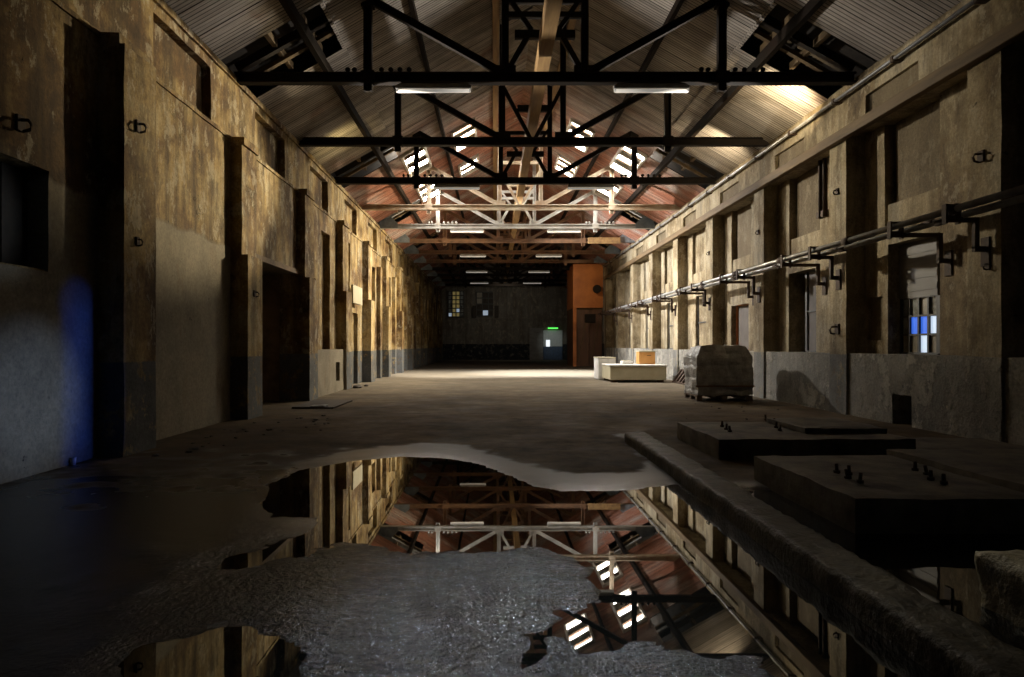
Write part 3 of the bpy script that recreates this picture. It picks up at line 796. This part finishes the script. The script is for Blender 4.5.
tag(rough_block(MB(), 4.25, 5.4, 9.35, 10.7, .285, .37, .1, .012, 3, 11, .02).build('concrete_slab', M['plinth']), 'thin broken slab lying on the further bolted plinth', 'slab')
tag(rough_block(MB(), 2.80, 4.6, 2.3, 3.98, -.07, .315, .04, .024, 5, 4, .02, True).build('concrete_block', M['lump']), 'rough broken concrete block standing in water at the right edge', 'block')
tag(rough_block(MB(), 5.6, 7.3, 9.0, 10.3, -.01, .12, .14, .014, 3, 14, .02).build('concrete_slab', M['plinth']), 'flat dark slab at the foot of the right wall beside the plinth', 'slab')

# ------------------------------------------------------------------ wrapped pallet
r = empty('wrapped_pallet', (6.1, 18.65, .012), 'grey shrink-wrapped pallet load standing near the right wall', 'pallet load')
b = MB(); bm = b.bm
nx, ny, nz = 22, 16, 20; hx, hy, hz = .76, .6, 1.31; cache = {}
def PV(i, j, k):
    if (i, j, k) not in cache:
        u, v, w_ = i/nx*2-1, j/ny*2-1, k/nz
        tp = 1-.24*max(0, (w_-.74)/.26)**1.5; lo = 1-.03*(1-w_)
        p = Vector((u*hx*tp*lo, v*hy*(1-(1-tp)*.8)*lo, w_*hz))
        e = Vector((abs(u)**8*u, abs(v)**8*v, 0))
        d = noise.noise_vector(p*3.2+Vector((7, 1, 2)))*.055 + noise.noise_vector(Vector((p.x*9, p.y*9, p.z*3)))*.014
        d += Vector((p.x, p.y, 0))*(-.02 if k % 5 == 2 else 0)
        cache[i, j, k] = bm.verts.new(p+d)
    return cache[i, j, k]
def PQ(a, b_, c_, d): f = bm.faces.new([PV(*q) for q in (a, b_, c_, d)]); f.smooth = False
for i in range(nx):
    for j in range(ny):
        for k in (0, nz): PQ((i,j,k),(i+1,j,k),(i+1,j+1,k),(i,j+1,k))
    for k in range(nz):
        for j in (0, ny): PQ((i,j,k),(i+1,j,k),(i+1,j,k+1),(i,j,k+1))
for j in range(ny):
    for k in range(nz):
        for i in (0, nx): PQ((i,j,k),(i,j+1,k),(i,j+1,k+1),(i,j,k+1))
o = b.build('wrapped_load', M['wrap'], r); o.location = (0, 0, .15)
b = MB()
for k in range(7): b.box(-.74+k*.222, -.74+k*.222+.15, -.6, .6, .122, .146)
for x in (-.74, -.07, .60): b.box(x, x+.14, -.6, .6, 0, .02)
b.build('deck', M['wood'], r)
for x in (-.67, 0, .67):
    for y in (-.53, 0, .53): MB().box(x-.07, x+.07, y-.07, y+.07, .02, .122).build('block', M['wood'], r)
b = MB(); b.box(-.78, .78, -.628, -.618, .38, .42); b.build('strap', M['brown'], r)

# cream crate etc
r = empty('long_crate', (5.72, 28.1, .012), 'long cream box on dark feet standing on the far floor', 'crate')
MB().box(-1.12, 1.12, -1.05, .95, .10, .64, .02).build('body', M['crate'], r)
MB().box(-1.15, 1.15, -1.08, .98, .64, .70, .015).build('lid', M['paper'], r)
for x in (-.95, .9):
    for y in (-.9, .8): MB().box(x-.12, x+.12, y-.1, y+.1, 0, .10, .01).build('foot', M['rust'], r)
b = MB(); b.box(4.48, 5.22, 29.3, 30.6, .012, .93, .03); o = b.build('white_box', M['paper']); tag(o, 'white upright box standing behind the left end of the long cream crate', 'box')
MB().box(4.46, 5.24, 29.28, 30.62, .93, .97, .01).build('lid', M['crate'], o)
o = MB().box(5.3, 5.75, 28.2, 28.75, .712, .83, .02).build('flat_parcel', M['paper']); tag(o, 'flat white parcel lying on the long cream crate', 'parcel')
MB().box(5.36, 5.69, 28.26, 28.69, .83, .86, .01).build('flap', M['crate'], o)
r = empty('orange_box', (6.28, 28.3, .712), 'orange wooden box standing on the long cream crate', 'box')
MB().box(-.33, .33, -.3, .3, 0, .5, .015).build('body', M['orangebox'], r); MB().box(-.35, .35, -.32, .32, .5, .55, .01).build('lid', M['crate'], r)
MB().tube([(.0, -.32, .36), (.0, -.36, .36), (.14, -.36, .36), (.14, -.32, .36)], .015, 6).build('handle', M['rust'], r)
# leaning rack
r = empty('leaning_rack', (7.25, 26.1, .012), 'dark slatted frame leaning against the foot of the right wall', 'rack')
b = MB(); b.bar((-.15, -1.1, .03), (-.12, 1.1, .03), .06); b.bar((.22, -1.1, .5), (.22, 1.1, .5), .06); b.build('rail', M['rust'], r)
for k in range(6):
    y = -1.05+k*.42; MB().bar((-.15, y, .0), (.22, y, .52), .07, .12).build('slat', M['rust'], r)

# floor plate and litter
o = MB().prism([(-4.72, .012), (-3.75, .012), (-3.72, .05), (-4.70, .06)], 15.9, 18.0).build('floor_plate', M['plate']); tag(o, 'dark steel plate lying on the floor by the left doorway', 'plate')
tag(rough_block(MB(), -4.3, -3.95, 15.95, 16.3, .055, .085, .06, .012, 8, 3, .01).build('scrap', M['gusset']), 'crumpled pale scrap lying on the steel plate by the doorway', 'scrap')
x, y = fl(73, 466); r = empty('paper_cup', (x, y, .015), 'small white paper cup on the floor by the left wall', 'cup')
MB().tube([(0, 0, 0), (0, 0, .085)], [.028, .038], 12).build('body', M['paper'], r); MB().tube([(0, 0, .083), (0, 0, .092)], .041, 12).build('rim', M['paper'], r)
stones = []
for k in range(5):
    b = MB(); bmesh.ops.create_icosphere(b.bm, subdivisions=2, radius=1)
    for v in b.bm.verts: v.co = v.co + noise.noise_vector(v.co*1.3+Vector((k*5, 0, 0)))*.45; v.co.z *= .5
    stones.append(b.mesh('rubble_stone', M['stone']))
rs = random.Random(3)
def stone(x, y, s, label, group, z=.012):
    o = link('rubble_stone', rs.choice(stones)); o.location = (x, y, z+s*.25); o.scale = (s, s*rs.uniform(.6, 1.2), s*rs.uniform(.7, 1.2)); o.rotation_euler = (0, 0, rs.uniform(0, 6)); return tag(o, label, 'stone', group)
for k in range(38):
    px = rs.uniform(150, 330); py = 447-(px-150)*.17+rs.uniform(-6, 14); x, y = fl(px, py)
    if x < -4.75 or 15.7 < y < 18.2: continue
    stone(x, y, rs.choice((.02, .03, .03, .05)), 'small dark rubble stone on the floor along the left wall', 'rubble along the left wall')
for k in range(26):
    px = rs.uniform(650, 905); py = rs.uniform(404, 424); x, y = fl(px, py)
    if y < 11.1 or x > 7.2: continue
    stone(x, y, rs.choice((.02, .03, .04)), 'small dark rubble stone on the floor behind the concrete plinths', 'rubble behind the plinths')
stone(-4.72, 23.6, .16, 'pale lump of rubble at the foot of the low left dado', None); stone(-4.6, 24.6, .10, 'smaller lump of rubble at the foot of the low left dado', None)
# rusted wall hooks
def hook(loc, sx, s, label):
    r = empty('wall_hook', loc, label, 'hook'); sx = float(sx); s *= .62
    MB().box(min(0, sx*.04), max(0, sx*.04), -.09*s, .09*s, -.12*s, .12*s, .008).build('plate', M['rust'], r)
    MB().tube([(sx*.03, 0, .05*s), (sx*.15*s, 0, .05*s), (sx*.2*s, 0, -.02*s), (sx*.17*s, 0, -.1*s), (sx*.08*s, 0, -.12*s)], .025*s, 8).build('hook', M['rust'], r)
hook((-4.91, 9.38, 4.5), 1, 1.1, 'rusted iron hook high on the near left pilaster')
hook((-4.91, 9.36, 2.92), 1, .8, 'rusted iron hook halfway up the near left pilaster')
hook((-5.26, 7.55, 3.95), 1, 1.2, 'large rusted bracket above the recessed window in the near left wall')
hook((-4.91, 13.95, 2.55), 1, .9, 'rusted iron hook on the second left pilaster')
hook((7.51, 10.5, 4.4), -1, 1.2, 'rusted iron hook on the near right pilaster above the pipes')
hook((7.51, 10.35, 2.7), -1, .8, 'rusted iron hook on the near right pilaster below the pipes')
hook((7.51, 14.9, 1.85), -1, 1.5, 'large rusted bracket on the second right pilaster above the dado')
hook((7.51, 14.9, 4.85), -1, .9, 'rusted iron hook on the second right pilaster above the pipes')
hook((7.51, 19.35, 4.7), -1, .9, 'rusted iron hook on the third right pilaster above the pipes')
hook((7.51, 23.8, 4.7), -1, .9, 'rusted iron hook on the fourth right pilaster above the pipes')

# ------------------------------------------------------------------ lights
def area(name, loc, target, size, size_y, power, col, spread=180):
    l = bpy.data.lights.new(name, 'AREA'); l.shape = 'RECTANGLE'; l.size = size; l.size_y = size_y; l.energy = power; l.color = col; l.spread = math.radians(spread)
    o = bpy.data.objects.new(name, l); COL.objects.link(o); o.location = loc
    o.rotation_euler = (Vector(target)-Vector(loc)).to_track_quat('-Z', 'Y').to_euler(); return o
def spot(name, loc, target, power, col, angle, blend=.6, radius=.1):
    l = bpy.data.lights.new(name, 'SPOT'); l.energy = power; l.color = col; l.spot_size = math.radians(angle); l.spot_blend = blend; l.shadow_soft_size = radius
    o = bpy.data.objects.new(name, l); COL.objects.link(o); o.location = loc
    o.rotation_euler = (Vector(target)-Vector(loc)).to_track_quat('-Z', 'Y').to_euler(); return o
WARM = (1, .82, .52)
spot('lamp_far_floor', (3.2, 36.5, 6.7), (3.2, 36.5, 0), 10500, (1, .99, .95), 85, .6, .08)  # added spots brightening the far floor, no lamp hangs here
spot('lamp_far_floor', (-1.2, 33.0, 6.7), (-1.2, 35, 0), 5500, (1, .97, .92), 85, .6, .08)
for z_ in (2.0, 1.7, 1.4, 1.1, .8, .5, .2): spot('window_blue_light', (7.9, 12.7, 2.1), (-5.2, 8.62, z_), 1500, (.03, .13, 1.0), 3.4, .9, .05)
spot('window_pale_light', (7.9, 12.7, 2.1), (-5.2, 7.75, .85), 3300, (.42, .6, 1.0), 9, 1.0, .05)
spot('window_pale_light', (7.9, 12.7, 2.3), (-5.6, 7.1, 2.95), 1800, (.7, .82, .95), 7, 1.0, .05)  # added beam that lifts the recessed left pane
spot('truss_lamp', (6.6, 15.4, 6.6), (6.9, 16.2, 7.6), 300, (1, .80, .5), 130, .8, .04)  # added spots without bodies, for the warm glow at the truss ends
spot('truss_lamp', (6.3, 19.6, 6.7), (6.7, 20.4, 7.7), 180, (1, .82, .55), 130, .8, .04)
spot('truss_lamp', (-4.1, 19.4, 6.6), (-4.5, 20.0, 7.6), 50, (1, .78, .35), 120, .8, .04)
# added fill spots with no lamps behind them, lifting both walls and the roof boards
spot('flood_light', (2.2, 23.3, 6.75), (-5.0, 13.6, 5.4), 9500, WARM, 26, .6, .12)
spot('flood_light', (.2, 23.3, 6.75), (7.5, 15.0, 5.2), 4300, (1, .88, .66), 38, .8, .12)
spot('roof_light', (7.2, 15.2, 6.2), (-2.8, 13.2, 9.2), 2600, (1, .95, .88), 42, 1.0, .12)  # added pair brightening the roof boards
spot('roof_light', (-4.7, 15.2, 5.9), (5.0, 13.2, 9.2), 2600, (1, .95, .88), 42, 1.0, .12)
spot('wall_light', (3.2, 30.0, 6.75), (-5.0, 25.5, 4.0), 7500, (1, .85, .60), 80, 1.0, .12)  # added spots brightening the far wall bays
spot('wall_light', (3.2, 34.0, 6.4), (-5.0, 33.5, 3.4), 8000, (1, .86, .62), 95, 1.0, .12)
spot('wall_light', (-.8, 30.0, 6.75), (7.5, 25.5, 4.0), 9000, (1, .96, .9), 80, 1.0, .12)
spot('wall_light', (-.8, 34.0, 6.4), (7.5, 34.0, 3.4), 11000, (.98, .98, 1.0), 95, 1.0, .12)
spot('ridge_daylight', (-.3, 13.4, 8.5), (.2, 3.1, 0), 6500, (.74, .87, 1.0), 14, 1.0, .3)  # added cool spot for glints on the wet floor, no opening above
spot('ridge_daylight', (2.3, 13.4, 8.5), (3.0, 3.4, 0), 1000, (1, .9, .66), 11, 1.0, .15)  # added warm spot lifting the kerb and broken block
spot('cabin_light', (4.0, 41.5, 6.6), (6.3, 47, 5.2), 260, (1, .8, .55), 50, .8, .1)  # added spot that lifts the orange panel
spot('door_light', (5.0, 63.5, 4.4), (5.85, 68, 1.7), 170, (.9, 1, .95), 40, 1, .1)  # added spot that makes the far door look lit
spot('rear_light', (1.0, 60, 6.7), (1.5, 68, 3.5), 220, (1, .9, .75), 120, 1, .1)  # added weak fill for the dark far end
wd = bpy.data.worlds.new('World'); S.world = wd; wd.use_nodes = True
bg = wd.node_tree.nodes['Background']; bg.inputs[0].default_value = (.55, .66, .8, 1); bg.inputs[1].default_value = .02

# ------------------------------------------------------------------ camera
cam = bpy.data.cameras.new('Camera'); co = bpy.data.objects.new('Camera', cam); COL.objects.link(co)
co.location = (0, 0, H); co.rotation_euler = (math.pi/2, 0, 0)
cam.sensor_width = 36; cam.lens = F/1024*36
cam.shift_x = (512-VX)/1024; cam.shift_y = (VY-338.5)/1024; cam.clip_end = 300; cam.clip_start = .05
S.camera = co
S.view_settings.view_transform = 'Standard'; S.view_settings.look = 'None'; S.view_settings.gamma = 1
S.view_settings.exposure = 0.0; S.view_settings.use_curve_mapping = False
S.cycles.max_bounces = 8; S.cycles.sample_clamp_indirect = 6
